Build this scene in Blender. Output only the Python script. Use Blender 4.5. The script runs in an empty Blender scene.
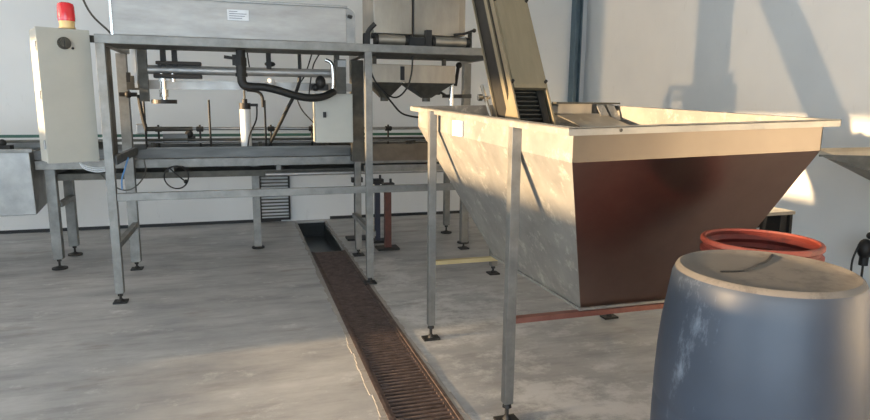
import bpy, bmesh, math, random
from math import sin, cos, pi, radians, atan, hypot
from mathutils import Vector, Matrix, Euler

random.seed(7)
SC = bpy.context.scene
COL = SC.collection
SC.view_settings.view_transform = 'Standard'
SC.view_settings.look = 'None'
SC.view_settings.gamma = 1.0
SC.view_settings.use_curve_mapping = False
SC.view_settings.exposure = 0.1

# ------------------------------------------------------------------ helpers
def lin(c):
    return tuple(((v / 255.0) / 12.92 if v / 255.0 <= 0.04045 else ((v / 255.0 + 0.055) / 1.055) ** 2.4) for v in c)

class MB:
    """collects shapes and links them as one mesh object"""
    def __init__(s):
        s.bm = bmesh.new()
    def box(s, x0, x1, y0, y1, z0, z1, m=None, bev=0.0):
        r = bmesh.ops.create_cube(s.bm, size=1.0)
        vs = r['verts']
        M = Matrix.Translation(((x0 + x1) / 2, (y0 + y1) / 2, (z0 + z1) / 2)) @ Matrix.Diagonal((abs(x1 - x0), abs(y1 - y0), abs(z1 - z0), 1))
        if m is not None:
            M = m @ M
        bmesh.ops.transform(s.bm, matrix=M, verts=vs)
        if bev > 0:
            es = list({e for v in vs for e in v.link_edges})
            bmesh.ops.bevel(s.bm, geom=es, offset=bev, segments=2, affect='EDGES', profile=0.7)
        return s
    def bar(s, a, b, w, h=None, up=(0, 0, 1), bev=0.0):
        """rectangular bar from a to b"""
        h = h or w
        a = Vector(a); b = Vector(b); d = (b - a); L = d.length; d.normalize()
        up = Vector(up)
        if abs(d.dot(up)) > 0.98:
            up = Vector((0, 1, 0))
        x = d.cross(up).normalized(); y = x.cross(d).normalized()
        M = Matrix(((x.x, y.x, d.x, a.x), (x.y, y.y, d.y, a.y), (x.z, y.z, d.z, a.z), (0, 0, 0, 1)))
        return s.box(-w / 2, w / 2, -h / 2, h / 2, 0, L, M, bev)
    def cyl(s, a, b, r, r2=None, n=20, caps=True):
        a = Vector(a); b = Vector(b); d = b - a; L = d.length
        q = Vector((0, 0, 1)).rotation_difference(d.normalized())
        M = Matrix.Translation((a + b) / 2) @ q.to_matrix().to_4x4()
        bmesh.ops.create_cone(s.bm, cap_ends=caps, segments=n, radius1=r, radius2=r if r2 is None else r2, depth=L, matrix=M)
        return s
    def sph(s, c, r, sx=1, sy=1, sz=1):
        M = Matrix.Translation(c) @ Matrix.Diagonal((sx, sy, sz, 1))
        bmesh.ops.create_uvsphere(s.bm, u_segments=16, v_segments=10, radius=r, matrix=M)
        return s
    def lathe(s, prof, c=(0, 0, 0), n=48):
        rings = []
        for (r, z) in prof:
            if r < 1e-6:
                rings.append([s.bm.verts.new((c[0], c[1], c[2] + z))])
            else:
                rings.append([s.bm.verts.new((c[0] + r * cos(2 * pi * k / n), c[1] + r * sin(2 * pi * k / n), c[2] + z)) for k in range(n)])
        for A, B in zip(rings, rings[1:]):
            for k in range(n):
                j = (k + 1) % n
                if len(A) == 1 and len(B) == 1:
                    continue
                if len(A) == 1:
                    s.bm.faces.new((A[0], B[j], B[k]))
                elif len(B) == 1:
                    s.bm.faces.new((A[k], A[j], B[0]))
                else:
                    s.bm.faces.new((A[k], A[j], B[j], B[k]))
        return s
    def hexa(s, lo, hi):
        """solid between two quads (lists of 4 points, same winding)"""
        a = [s.bm.verts.new(p) for p in lo]; b = [s.bm.verts.new(p) for p in hi]
        s.bm.faces.new(a[::-1]); s.bm.faces.new(b)
        for k in range(4):
            j = (k + 1) % 4
            s.bm.faces.new((a[k], a[j], b[j], b[k]))
        return s
    def poly(s, pts, thick):
        """flat polygon given thickness along its normal"""
        P = [Vector(p) for p in pts]
        nrm = (P[1] - P[0]).cross(P[2] - P[0]).normalized() * thick
        a = [s.bm.verts.new(p) for p in P]; b = [s.bm.verts.new(p + nrm) for p in P]
        s.bm.faces.new(a[::-1]); s.bm.faces.new(b)
        n = len(P)
        for k in range(n):
            j = (k + 1) % n
            s.bm.faces.new((a[k], a[j], b[j], b[k]))
        return s
    def tube(s, pts, r, n=8, sub=6):
        """round tube along a smooth curve through pts"""
        P = [Vector(p) for p in pts]
        Q = []
        for i in range(len(P) - 1):
            p0 = P[max(i - 1, 0)]; p1 = P[i]; p2 = P[i + 1]; p3 = P[min(i + 2, len(P) - 1)]
            for k in range(sub):
                t = k / sub
                Q.append(0.5 * ((2 * p1) + (-p0 + p2) * t + (2 * p0 - 5 * p1 + 4 * p2 - p3) * t * t + (-p0 + 3 * p1 - 3 * p2 + p3) * t ** 3))
        Q.append(P[-1])
        rings = []
        ref = None
        for i, q in enumerate(Q):
            d = (Q[min(i + 1, len(Q) - 1)] - Q[max(i - 1, 0)]).normalized()
            if ref is None:
                ref = d.cross(Vector((0, 0, 1)))
                if ref.length < 0.1:
                    ref = d.cross(Vector((0, 1, 0)))
            ref = (ref - d * ref.dot(d)).normalized()
            b = d.cross(ref)
            rings.append([s.bm.verts.new(q + r * (ref * cos(2 * pi * k / n) + b * sin(2 * pi * k / n))) for k in range(n)])
        for A, B in zip(rings, rings[1:]):
            for k in range(n):
                j = (k + 1) % n
                s.bm.faces.new((A[k], A[j], B[j], B[k]))
        s.bm.faces.new(rings[0][::-1]); s.bm.faces.new(rings[-1])
        return s
    def build(s, name, mat, parent=None, smooth=False, bevel=0.0):
        bmesh.ops.recalc_face_normals(s.bm, faces=s.bm.faces)
        me = bpy.data.meshes.new(name); s.bm.to_mesh(me); s.bm.free()
        me.materials.append(mat)
        o = bpy.data.objects.new(name, me); COL.objects.link(o)
        if smooth:
            me.shade_smooth()
            try:
                me.set_sharp_from_angle(angle=radians(40))
            except Exception:
                pass
        if bevel > 0:
            b = o.modifiers.new('bev', 'BEVEL'); b.width = bevel; b.segments = 2; b.limit_method = 'ANGLE'
        if parent is not None:
            o.parent = parent
        return o

def thing(name, label, cat, loc=(0, 0, 0), group=None, rot=(0, 0, 0)):
    o = bpy.data.objects.new(name, None); COL.objects.link(o)
    o.empty_display_size = 0.05
    o.location = loc; o.rotation_euler = rot
    o['label'] = label; o['category'] = cat
    if group: o['group'] = group
    return o

def tag(o, label, cat, group=None):
    o['label'] = label; o['category'] = cat
    if group: o['group'] = group
    return o

def struct(o):
    o['kind'] = 'structure'
    return o

# ------------------------------------------------------------------ materials
def newmat(name):
    m = bpy.data.materials.new(name); m.use_nodes = True
    nt = m.node_tree; b = nt.nodes['Principled BSDF']
    return m, nt, b

def noise(nt, scale, detail=5, rough=0.6, stretch=(1, 1, 1), off=(0, 0, 0), world=False):
    tc = nt.nodes.new('ShaderNodeTexCoord'); mp = nt.nodes.new('ShaderNodeMapping')
    mp.inputs['Scale'].default_value = stretch; mp.inputs['Location'].default_value = off
    n = nt.nodes.new('ShaderNodeTexNoise'); n.inputs['Scale'].default_value = scale
    n.inputs['Detail'].default_value = detail; n.inputs['Roughness'].default_value = rough
    nt.links.new(tc.outputs['Object'], mp.inputs['Vector']); nt.links.new(mp.outputs['Vector'], n.inputs['Vector'])
    return n

def ramp(nt, src, stops):
    r = nt.nodes.new('ShaderNodeValToRGB')
    e = r.color_ramp.elements
    while len(e) > 1: e.remove(e[0])
    e[0].position = stops[0][0]; e[0].color = (*stops[0][1], 1)
    for p, c in stops[1:]:
        q = e.new(p); q.color = (*c, 1)
    nt.links.new(src, r.inputs['Fac'])
    return r

def mix(nt, a, b, fac, mode='MIX'):
    m = nt.nodes.new('ShaderNodeMix'); m.data_type = 'RGBA'; m.blend_type = mode
    for sock, v in ((m.inputs['Factor'], fac), (m.inputs['A'], a), (m.inputs['B'], b)):
        if hasattr(v, 'links'): nt.links.new(v, sock)
        elif isinstance(v, (int, float)): sock.default_value = v
        else: sock.default_value = (*v, 1)
    return m.outputs['Result']

def bump(nt, b, src, strength, dist=0.01):
    n = nt.nodes.new('ShaderNodeBump'); n.inputs['Strength'].default_value = strength; n.inputs['Distance'].default_value = dist
    nt.links.new(src, n.inputs['Height']); nt.links.new(n.outputs['Normal'], b.inputs['Normal'])

def steel(name, c1, c2, rough=(0.3, 0.5), metal=1.0, scale=6, stretch=(1, 1, 1), bmp=0.03, spots=None):
    m, nt, b = newmat(name)
    n = noise(nt, scale, 6, 0.65, stretch)
    r = ramp(nt, n.outputs['Fac'], [(0.3, lin(c1)), (0.7, lin(c2))])
    colr = r.outputs['Color']
    if spots:
        n2 = noise(nt, spots[1], 8, 0.75, off=(3, 1, 2))
        f = ramp(nt, n2.outputs['Fac'], [(spots[2], (0, 0, 0)), (spots[2] + 0.12, (1, 1, 1))])
        colr = mix(nt, colr, lin(spots[0]), f.outputs['Color'])
    nt.links.new(colr, b.inputs['Base Color'])
    b.inputs['Metallic'].default_value = metal
    n3 = noise(nt, scale * 2.3, 4, 0.6, stretch, (5, 5, 5))
    rr = nt.nodes.new('ShaderNodeMapRange'); rr.inputs['From Min'].default_value = 0.3; rr.inputs['From Max'].default_value = 0.7
    rr.inputs['To Min'].default_value = rough[0]; rr.inputs['To Max'].default_value = rough[1]
    nt.links.new(n3.outputs['Fac'], rr.inputs['Value']); nt.links.new(rr.outputs['Result'], b.inputs['Roughness'])
    if bmp: bump(nt, b, n3.outputs['Fac'], bmp)
    return m

def paint(name, c, rough=0.5, c2=None, scale=5, metal=0.0, bmp=0.0):
    m, nt, b = newmat(name)
    n = noise(nt, scale, 5, 0.65)
    r = ramp(nt, n.outputs['Fac'], [(0.3, lin(c2 or tuple(v * 0.88 for v in c))), (0.65, lin(c))])
    nt.links.new(r.outputs['Color'], b.inputs['Base Color'])
    b.inputs['Roughness'].default_value = rough; b.inputs['Metallic'].default_value = metal
    if bmp: bump(nt, b, n.outputs['Fac'], bmp)
    return m

def scuffed(name, base, mark, scale, thr, rough, stretch=(1, 1, 1)):
    m, nt, b = newmat(name)
    n = noise(nt, 3, 5, 0.6)
    r = ramp(nt, n.outputs['Fac'], [(0.3, lin(tuple(v * 0.86 for v in base))), (0.7, lin(base))])
    n2 = noise(nt, scale, 9, 0.78, stretch, (1, 2, 3))
    f = ramp(nt, n2.outputs['Fac'], [(thr, (0, 0, 0)), (thr + 0.1, (0.8, 0.8, 0.8))])
    nt.links.new(mix(nt, r.outputs['Color'], lin(mark), f.outputs['Color']), b.inputs['Base Color'])
    b.inputs['Roughness'].default_value = rough
    bump(nt, b, n2.outputs['Fac'], 0.08)
    return m

M = {}
M['steel'] = steel('brushed_steel', (138, 138, 136), (166, 165, 161), (0.38, 0.52), scale=5, spots=((112, 106, 98), 16, 0.68))
M['steel_frame'] = steel('frame_steel', (114, 113, 109), (142, 141, 136), (0.42, 0.58), 0.65, scale=9, spots=((92, 87, 80), 20, 0.68))
M['brown_panel'] = steel('brownish_panel', (96, 86, 74), (124, 112, 98), (0.45, 0.6), 0.6, scale=4)
M['table_steel'] = steel('table_steel', (84, 85, 84), (110, 110, 107), (0.42, 0.55), 0.65, scale=6, stretch=(.4, 2, 2))
M['front_slope'] = steel('reflection_tinted_steel', (124, 100, 92), (148, 126, 117), (0.28, 0.30), 0.95, scale=1.0, bmp=0)  # red reflection put into the slope's base colour
M['steel_bright'] = steel('polished_steel', (205, 205, 202), (228, 226, 220), (0.12, 0.25), scale=5)
M['steel_dark'] = steel('dull_dark_steel', (72, 70, 64), (96, 93, 85), (0.45, 0.65), 0.6, scale=12)
M['hopper_side'] = steel('dusty_hopper_steel', (122, 120, 116), (150, 147, 140), (0.5, 0.68), 0.4, scale=4, spots=((172, 168, 158), 12, 0.54), bmp=0.06)
M['hopper_front'] = steel('smooth_hopper_steel', (108, 101, 94), (126, 118, 109), (0.28, 0.32), 0.9, scale=1.0, bmp=0)
M['silo'] = steel('tank_steel', (146, 140, 130), (184, 176, 162), (0.33, 0.48), 0.8, scale=4, stretch=(1, 1, 0.3))
M['cabinet_steel'] = steel('filler_cabinet_steel', (150, 148, 144), (174, 172, 168), (0.42, 0.55), 0.5, scale=3, stretch=(1, 1, 4))
M['elevator'] = steel('elevator_steel', (140, 130, 108), (160, 148, 124), (0.4, 0.52), 0.55, scale=4, stretch=(3, 3, .5))
M['beige'] = paint('beige_enamel', (180, 178, 167), 0.42, (172, 170, 160), 3)
M['black'] = paint('black_plastic', (20, 19, 18), 0.5)
M['rubber'] = paint('black_rubber', (24, 24, 22), 0.55)
M['dirty_black'] = paint('greasy_black_metal', (34, 32, 29), 0.6, (20, 19, 17), 20, 0.0)
M['red_paint'] = paint('rusty_red_paint', (98, 52, 42), 0.5, (66, 38, 32), 14)
M['navy'] = paint('dark_blue_paint', (40, 42, 58), 0.5)
M['white_plastic'] = paint('white_plastic', (225, 226, 224), 0.4)
M['green_belt'] = paint('green_belt', (42, 88, 74), 0.55)
M['paper'] = paint('paper_label', (226, 230, 234), 0.6)
M['ink'] = paint('grey_ink', (110, 118, 130), 0.6)
M['blue_tube'] = paint('blue_air_tube', (96, 150, 205), 0.4)
M['pillar'] = paint('blue_grey_paint', (98, 118, 128), 0.5, (78, 96, 106), 4)
M['pipe'] = steel('galvanised_pipe', (150, 150, 148), (186, 184, 180), (0.4, 0.55), 0.7, scale=12, stretch=(1, 4, 4))
M['brass'] = steel('amber_base', (226, 190, 120), (240, 210, 150), (0.4, 0.5), 0.1)
M['rust'] = steel('rusted_iron', (66, 54, 50), (102, 86, 80), (0.6, 0.8), 0.3, scale=16, bmp=0.2, spots=((128, 112, 104), 22, 0.68))
M['pit'] = paint('wet_dark_concrete', (30, 34, 31), 0.3, (14, 17, 16), 12)
M['yellow_steel'] = steel('yellowed_steel', (176, 160, 118), (196, 182, 140), (0.45, 0.6), 0.5)
M['red_steel'] = steel('red_brown_rail', (120, 76, 66), (150, 104, 92), (0.45, 0.6), 0.5)  # red-brown tone for the hopper's front rail
M['baseboard'] = paint('dark_skirting', (38, 40, 42), 0.6)
M['ceiling'] = paint('ceiling_paint', (205, 205, 200), 0.8)

def mk_wall():
    m, nt, b = newmat('white_wall_paint')
    n = noise(nt, 0.8, 4, 0.6)
    r = ramp(nt, n.outputs['Fac'], [(0.3, lin((212, 214, 214))), (0.7, lin((224, 225, 223)))])
    n2 = noise(nt, 14, 8, 0.7, (1, 1, 0.3))
    f = ramp(nt, n2.outputs['Fac'], [(0.62, (0, 0, 0)), (0.8, (0.35, 0.35, 0.35))])
    nt.links.new(mix(nt, r.outputs['Color'], lin((176, 174, 168)), f.outputs['Color']), b.inputs['Base Color'])
    b.inputs['Roughness'].default_value = 0.7
    return m
M['wall'] = mk_wall()

def mk_floor():
    m, nt, b = newmat('stained_concrete')
    n = noise(nt, 1.3, 8, 0.66, (1, 2.0, 1))
    r = ramp(nt, n.outputs['Fac'], [(0.3, lin((134, 135, 136))), (0.5, lin((156, 155, 154))), (0.7, lin((178, 177, 175)))])
    c = r.outputs['Color']
    n2 = noise(nt, 3.4, 10, 0.72, (0.45, 2.2, 1), (4, 2, 0))
    f2 = ramp(nt, n2.outputs['Fac'], [(0.50, (0, 0, 0)), (0.70, (0.5, 0.5, 0.5))])
    c = mix(nt, c, lin((118, 116, 114)), f2.outputs['Color'])
    # pale powder residue: small flecks everywhere, dense around the hopper and along the drain
    n3 = noise(nt, 3.6, 12, 0.76, (1, 1.3, 1), (9.3, 1.5, 0))
    tc = nt.nodes.new('ShaderNodeTexCoord')
    tot = None
    for (x, y, rx, ry) in ((1.35, 3.7, .9, 1.3), (1.1, 4.9, .45, 1.2), (1.5, 2.4, .8, .7)):
        mp = nt.nodes.new('ShaderNodeMapping'); mp.vector_type = 'POINT'
        mp.inputs['Scale'].default_value = (1 / rx, 1 / ry, 0); mp.inputs['Location'].default_value = (-x / rx, -y / ry, 0)
        g = nt.nodes.new('ShaderNodeTexGradient'); g.gradient_type = 'SPHERICAL'
        nt.links.new(tc.outputs['Object'], mp.inputs['Vector']); nt.links.new(mp.outputs['Vector'], g.inputs['Vector'])
        if tot is None: tot = g.outputs['Fac']
        else:
            mm = nt.nodes.new('ShaderNodeMath'); mm.operation = 'MAXIMUM'; nt.links.new(tot, mm.inputs[0]); nt.links.new(g.outputs['Fac'], mm.inputs[1]); tot = mm.outputs[0]
    mm = nt.nodes.new('ShaderNodeMath'); mm.operation = 'MULTIPLY_ADD'; mm.inputs[1].default_value = 0.16
    nt.links.new(tot, mm.inputs[0]); nt.links.new(n3.outputs['Fac'], mm.inputs[2])
    f3 = ramp(nt, mm.outputs[0], [(0.56, (0, 0, 0)), (0.68, (0.6, 0.6, 0.6))])
    c = mix(nt, c, lin((204, 203, 201)), f3.outputs['Color'])
    # oily scuffs
    n4 = noise(nt, 1.7, 6, 0.6, (1, 2.4, 1), (14, 7, 0))
    f4 = ramp(nt, n4.outputs['Fac'], [(0.60, (0, 0, 0)), (0.70, (0.5, 0.5, 0.5))])
    c = mix(nt, c, lin((124, 115, 106)), f4.outputs['Color'])
    nt.links.new(c, b.inputs['Base Color'])
    rr = nt.nodes.new('ShaderNodeMapRange'); rr.inputs['From Min'].default_value = 0.35; rr.inputs['From Max'].default_value = 0.65
    rr.inputs['To Min'].default_value = 0.34; rr.inputs['To Max'].default_value = 0.62
    nt.links.new(n2.outputs['Fac'], rr.inputs['Value']); nt.links.new(rr.outputs['Result'], b.inputs['Roughness'])
    n5 = noise(nt, 30, 8, 0.7)
    bump(nt, b, n5.outputs['Fac'], 0.12, 0.004)
    return m
M['floor'] = mk_floor()
M['kerb'] = scuffed('broken_concrete_edge', (152, 147, 141), (96, 80, 72), 9, 0.56, 0.8)
M['blue_drum'] = scuffed('slate_blue_plastic', (56, 64, 76), (116, 124, 134), 3.6, 0.56, 0.42, (1, 1, 0.4))
M['drum_base'] = scuffed('dusty_drum_base', (112, 105, 97), (78, 73, 68), 5.5, 0.5, 0.75)
M['red_drum'] = scuffed('orange_red_plastic', (150, 70, 55), (96, 46, 40), 9, 0.52, 0.55)
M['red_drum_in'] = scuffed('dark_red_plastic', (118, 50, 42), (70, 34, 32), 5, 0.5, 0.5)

def mk_glass(name, t, rough=0.0):
    m = bpy.data.materials.new(name); m.use_nodes = True
    nt = m.node_tree; nt.nodes.clear()
    o = nt.nodes.new('ShaderNodeOutputMaterial'); tr = nt.nodes.new('ShaderNodeBsdfTransparent'); gl = nt.nodes.new('ShaderNodeBsdfGlossy')
    tr.inputs['Color'].default_value = (*t, 1); gl.inputs['Roughness'].default_value = 0.1
    mx = nt.nodes.new('ShaderNodeMixShader'); mx.inputs[0].default_value = 0.05
    nt.links.new(tr.outputs[0], mx.inputs[1]); nt.links.new(gl.outputs[0], mx.inputs[2]); nt.links.new(mx.outputs[0], o.inputs[0])
    return m
M['glass'] = mk_glass('clear_glass', (0.95, 0.95, 0.94))
M['sun_diffuser'] = None
def mk_sun_diffuser():  # upper pane material, added out of view to dim and soften the sun
    m = bpy.data.materials.new('added_sun_diffuser'); m.use_nodes = True
    nt = m.node_tree; nt.nodes.clear()
    o = nt.nodes.new('ShaderNodeOutputMaterial'); tr = nt.nodes.new('ShaderNodeBsdfTransparent'); tl = nt.nodes.new('ShaderNodeBsdfTranslucent')
    tr.inputs['Color'].default_value = (0.75, 0.75, 0.75, 1); tl.inputs['Color'].default_value = (0.46, 0.46, 0.46, 1)
    mx = nt.nodes.new('ShaderNodeMixShader'); mx.inputs[0].default_value = 0.74
    nt.links.new(tr.outputs[0], mx.inputs[1]); nt.links.new(tl.outputs[0], mx.inputs[2]); nt.links.new(mx.outputs[0], o.inputs[0])
    return m
M['sun_diffuser'] = mk_sun_diffuser()

def mk_lens():
    m, nt, b = newmat('red_beacon_lens')
    b.inputs['Base Color'].default_value = (*lin((225, 38, 48)), 1)
    b.inputs['Roughness'].default_value = 0.2
    b.inputs['Coat Weight'].default_value = 0.5
    b.inputs['Subsurface Weight'].default_value = 0.2
    b.inputs['Subsurface Radius'].default_value = (0.03, 0.004, 0.004)
    return m
M['lens'] = mk_lens()

# ------------------------------------------------------------------ setting
XL, XR, YB, YF, ZC = -4.5, 4.4, 7.52, -3.0, 4.0
T = 0.2
DX0, DX1, DY0, DY1 = 0.585, 0.885, 0.6, 7.38     # drain trench
f = MB()
f.box(XL - T, DX0 - .02, YF - T, YB + T, -0.2, 0)
f.box(DX1 + .02, XR + T, YF - T, YB + T, -0.2, 0)
f.box(DX0 - .02, DX1 + .02, YF - T, DY0, -0.2, 0)
f.box(DX0 - .02, DX1 + .02, DY1, YB + T, -0.2, 0)
struct(f.build('floor', M['floor']))
struct(MB().box(XL - T, XR + T, YB, YB + T, -0.2, ZC).build('wall_back', M['wall']))
struct(MB().box(XR, XR + T, YF - T, YB, -0.2, ZC).build('wall_right', M['wall']))
# left wall: a window band and a glazed door with a low pane, where the low sun enters
WY0, WY1, WZ0, WZ1 = 0.6, 6.6, 1.50, 3.7
LY0, LY1, LZ0, LZ1 = 1.2, 3.3, 0.37, 0.52
w = MB()
SY0, SY1, SZ = -2.7, .25, 2.6      # unseen opening added for fill light, left of and behind the camera
w.box(XL - .08, XL, YF - T, SY0, -0.2, ZC); w.box(XL - .08, XL, SY0, SY1, SZ, ZC); w.box(XL - .08, XL, SY0, SY1, -0.2, 0)
w.box(XL - .08, XL, SY1, YB, -0.2, LZ0)
w.box(XL - .08, XL, SY1, LY0, LZ0, LZ1); w.box(XL - .08, XL, LY1, YB, LZ0, LZ1)
w.box(XL - .08, XL, SY1, YB, LZ1, WZ0)
w.box(XL - .08, XL, SY1, WY0, WZ0, WZ1); w.box(XL - .08, XL, WY1, YB, WZ0, WZ1)
w.box(XL - .08, XL, SY1, YB, WZ1, ZC)
struct(w.build('wall_left', M['wall']))
# wall behind the camera, wide opening added to let sky light in
w = MB()
w.box(XL, -3.6, YF - T, YF, -0.2, ZC); w.box(1.2, XR, YF - T, YF, -0.2, ZC); w.box(-3.6, 1.2, YF - T, YF, 2.8, ZC); w.box(-3.6, 1.2, YF - T, YF, -0.2, 0)
struct(w.build('wall_front', M['wall']))
struct(MB().box(XL - T, XR + T, YF - T, YB + T, ZC, ZC + .1).build('ceiling', M['ceiling']))
wf = struct(MB().box(XL - .06, XL - .02, WY0, WY1, WZ0 + .58, WZ0 + .62).build('window_1', M['pillar']))
p = MB().box(XL - .045, XL - .040, WY0, WY1, WZ0, WZ0 + .58).build('pane', M['glass'], wf)
p = MB().box(XL - .045, XL - .040, WY0, WY1, WZ0 + .62, WZ1).build('pane', M['sun_diffuser'], wf); p['label'] = 'unseen frosted pane added to soften the sun'
struct(MB().box(XL - .045, XL - .040, LY0, LY1, LZ0, LZ1).build('window_2', M['glass']))
b = MB(); b.box(XL, 0.40, YB - .012, YB, 0, .035); b.box(.98, XR, YB - .012, YB, 0, .035)
struct(b.build('baseboard_back', M['baseboard']))
struct(MB().box(XR - .012, XR, YF, YB, 0, .035).build('baseboard_right', M['baseboard']))
# blue-grey steel pillar in the corner (an I section)
p = MB(); p.box(4.17, 4.182, 7.40, 7.52, 0, ZC); p.box(4.258, 4.27, 7.40, 7.52, 0, ZC); p.box(4.182, 4.258, 7.45, 7.47, 0, ZC)
tag(p.build('steel_pillar', M['pillar']), 'blue-grey steel pillar standing in the room corner behind the big hopper', 'pillar')

# ------------------------------------------------------------------ drain
dr = thing('floor_drain', 'long floor drain running from the camera to the back wall, last stretch open', 'drain', (0.735, 4.0, 0))
def loc(o, parent):
    """keep world coordinates while parenting to an unscaled, possibly rotated empty"""
    o.parent = parent
    R = Euler(parent.rotation_euler).to_matrix().to_4x4()
    o.matrix_parent_inverse = (Matrix.Translation(parent.location) @ R).inverted()
    return o
def split(mb):
    bm = mb.bm; seen = set(); groups = []
    for v in bm.verts:
        if v in seen: continue
        st = [v]; seen.add(v); g = []
        while st:
            a = st.pop(); g.append(a)
            for e in a.link_edges:
                b_ = e.other_vert(a)
                if b_ not in seen: seen.add(b_); st.append(b_)
        groups.append(g)
    res = []
    for g in groups:
        m = MB(); mp = {v: m.bm.verts.new(v.co) for v in g}
        for fc_ in {f_ for v in g for f_ in v.link_faces}: m.bm.faces.new([mp[v] for v in fc_.verts])
        res.append(m)
    bm.free()
    return res
def parts(mb, name, mat, parent, **k):
    return [part(m, name, mat, parent, **k) for m in split(mb)]
def part(mb, name, mat, parent, **k):
    return loc(mb.build(name, mat, None, **k), parent)
c = MB()
c.box(DX0 - .02, DX0 - .003, DY0, DY1, -.19, -.03); c.box(DX1 + .003, DX1 + .02, DY0, DY1, -.19, -.03)
c.box(DX0 - .02, DX1 + .02, DY0, DY1, -.20, -.17); c.box(DX0 - .02, DX1 + .02, DY1 - .012, DY1 - .001, -.19, -.01)
part(c, 'channel', M['pit'], dr)
c = MB(); GY1 = 5.83
def ragged(x0, x1, y0, y1, n, side):
    for k in range(n):
        a = y0 + (y1 - y0) * k / n; bb = y0 + (y1 - y0) * (k + 1) / n
        j = random.uniform(0, 0.016)
        if side < 0: c.box(x0 - j, x1, a, bb, -.05, .002 + random.uniform(0, .003))
        else: c.box(x0, x1 + j, a, bb, -.05, .002 + random.uniform(0, .003))
ragged(DX0 - .035, DX0 - .012, DY0, DY1, 90, -1)
part(c, 'kerb', M['kerb'], dr); c = MB()
ragged(DX1 + .012, DX1 + .03, DY0, DY1, 90, 1)
part(c, 'kerb', M['kerb'], dr)
c = MB()
c.box(DX0 - .012, DX0 + .006, DY0, GY1, -.05, .006); c.box(DX1 - .006, DX1 + .012, DY0, GY1, -.05, .006)
parts(c, 'edge_angle', M['rust'], dr)
g = MB()
y = DY0 + .01
g.box(DX0 + .008, DX0 + .024, DY0, GY1, -.028, .0); g.box(DX1 - .024, DX1 - .008, DY0, GY1, -.028, .0)
while y < GY1 - .01:
    g.box(DX0 + .02, DX1 - .02, y, y + .014, -.024, .001)
    y += .036
part(g, 'grate', M['rust'], dr)

# ------------------------------------------------------------------ levelled legs
def foot_mb(x, y, h, s=0.05, rnd=False):
    m = MB()
    m.cyl((x, y, .012), (x, y, h + .01), .009, n=10)
    m.cyl((x, y, h - .022), (x, y, h), .018, n=6)
    if rnd:
        m.cyl((x, y, 0.001), (x, y, .014), s, n=24); m.cyl((x, y, .014), (x, y, .028), s * .7, .015, n=20)
    else:
        m.box(x - s, x + s, y - s, y + s, .001, .012); m.cyl((x, y, .012), (x, y, .026), .025, .014, n=16)
    return m

def leg(root, x, y, z1, wdt=.05, h=.07, mat='steel_frame', rnd=False, s=.05, fm='dirty_black', z0=None):
    m = MB().box(x - wdt / 2, x + wdt / 2, y - wdt / 2, y + wdt / 2, h, z1, bev=.003)
    o = part(m, 'leg', M[mat], root)
    q = foot_mb(x, y, h, s, rnd).build('foot', M[fm]); q.parent = o; q.matrix_parent_inverse = o.matrix_parent_inverse.inverted() @ o.matrix_parent_inverse
    return o

# ------------------------------------------------------------------ machine frame
fr = thing('machine_frame', 'tall grey steel frame carrying the filler cabinet and tank above the conveyor', 'frame', (0.5, 5.1, 0))
YFm, YBm = 4.67, 5.6
def fpost(x, y, z1, wdt, h=.07, rnd=False):
    return leg(fr, x, y, z1, wdt, h, rnd=rnd, s=.045)
fpost(-.87, YFm, 1.775, .055); fpost(.914, YFm, 1.775, .052, .05); fpost(1.96, YFm, 1.775, .055)
fpost(-.90, YBm, 1.775, .075); fpost(2.03, YBm, 1.775, .07)
leg(fr, .99, YBm, .88, .055, .06)
o = part(MB().box(.935, 1.045, YBm - .05, YBm + .05, .88, 1.775, bev=.003), 'post', M['steel_dark'], fr); o['label'] = 'broad dark rear post'
part(MB().box(-.90, 2.02, YFm - .03, YFm + .03, 1.775, 1.832, bev=.003), 'top_beam', M['steel_frame'], fr)
c = MB()
for x in (-.87, .96, 2.0): c.box(x - .028, x + .028, YFm + .03, YBm + .03, 1.775, 1.828)
parts(c, 'side_beam', M['steel_frame'], fr)
part(MB().box(-.84, 1.97, YFm + .03, 5.10, 1.776, 1.829), 'top_plate', M['steel_dark'], fr)
part(MB().box(.99, 1.97, 5.10, 5.35, 1.776, 1.829), 'rear_plate', M['steel_dark'], fr)
for (a, b2) in ((-.84, .888), (.94, 1.935)):
    part(MB().box(a, b2, YFm - .02, YFm + .02, .722, .776, bev=.003), 'stretcher', M['steel_frame'], fr)
for x in (-.88, .95):
    part(MB().box(x - .02, x + .02, YFm + .03, YBm - .03, .37, .41), 'side_stretcher', M['steel_frame'], fr)
part(MB().box(-.895, -.885, 4.74, 5.08, .98, 1.775), 'side_plate', M['steel_dark'], fr)
parts(MB().box(-.76, 1.0, 5.60, 5.63, 1.0, 1.025).box(-.86, -.83, YFm + .03, YBm, .97, 1.03), 'inner_rail', M['table_steel'], fr)

# ------------------------------------------------------------------ conveyor table
cv = thing('conveyor_table', 'long grey conveyor table with guide rails running along the back wall', 'conveyor', (0.3, 6.0, 0))
for (x, y, wd) in ((-1.52, 5.78, .075), (-1.52, 6.29, .075), (.10, 6.15, .07), (2.11, 5.84, .06), (2.10, 6.36, .06), (3.4, 5.84, .06), (3.4, 6.36, .06)):
    leg(cv, x, y, .86, wd, .09 if x != .10 else .02, rnd=True, s=.06)
parts(MB().box(-1.60, 3.5, 5.68, 5.70, .93, 1.005).box(-1.60, 3.5, 6.38, 6.40, .93, 1.005), 'side_channel', M['table_steel'], cv)
parts(MB().box(-1.60, 3.5, 5.672, 5.76, .850, .922, bev=.004).box(-1.60, 3.5, 6.32, 6.38, .86, .925), 'beam', M['steel_frame'], cv)
part(MB().box(-1.55, 3.5, 5.76, 6.32, .865, .885), 'deck', M['steel_dark'], cv)
c = MB()
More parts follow.
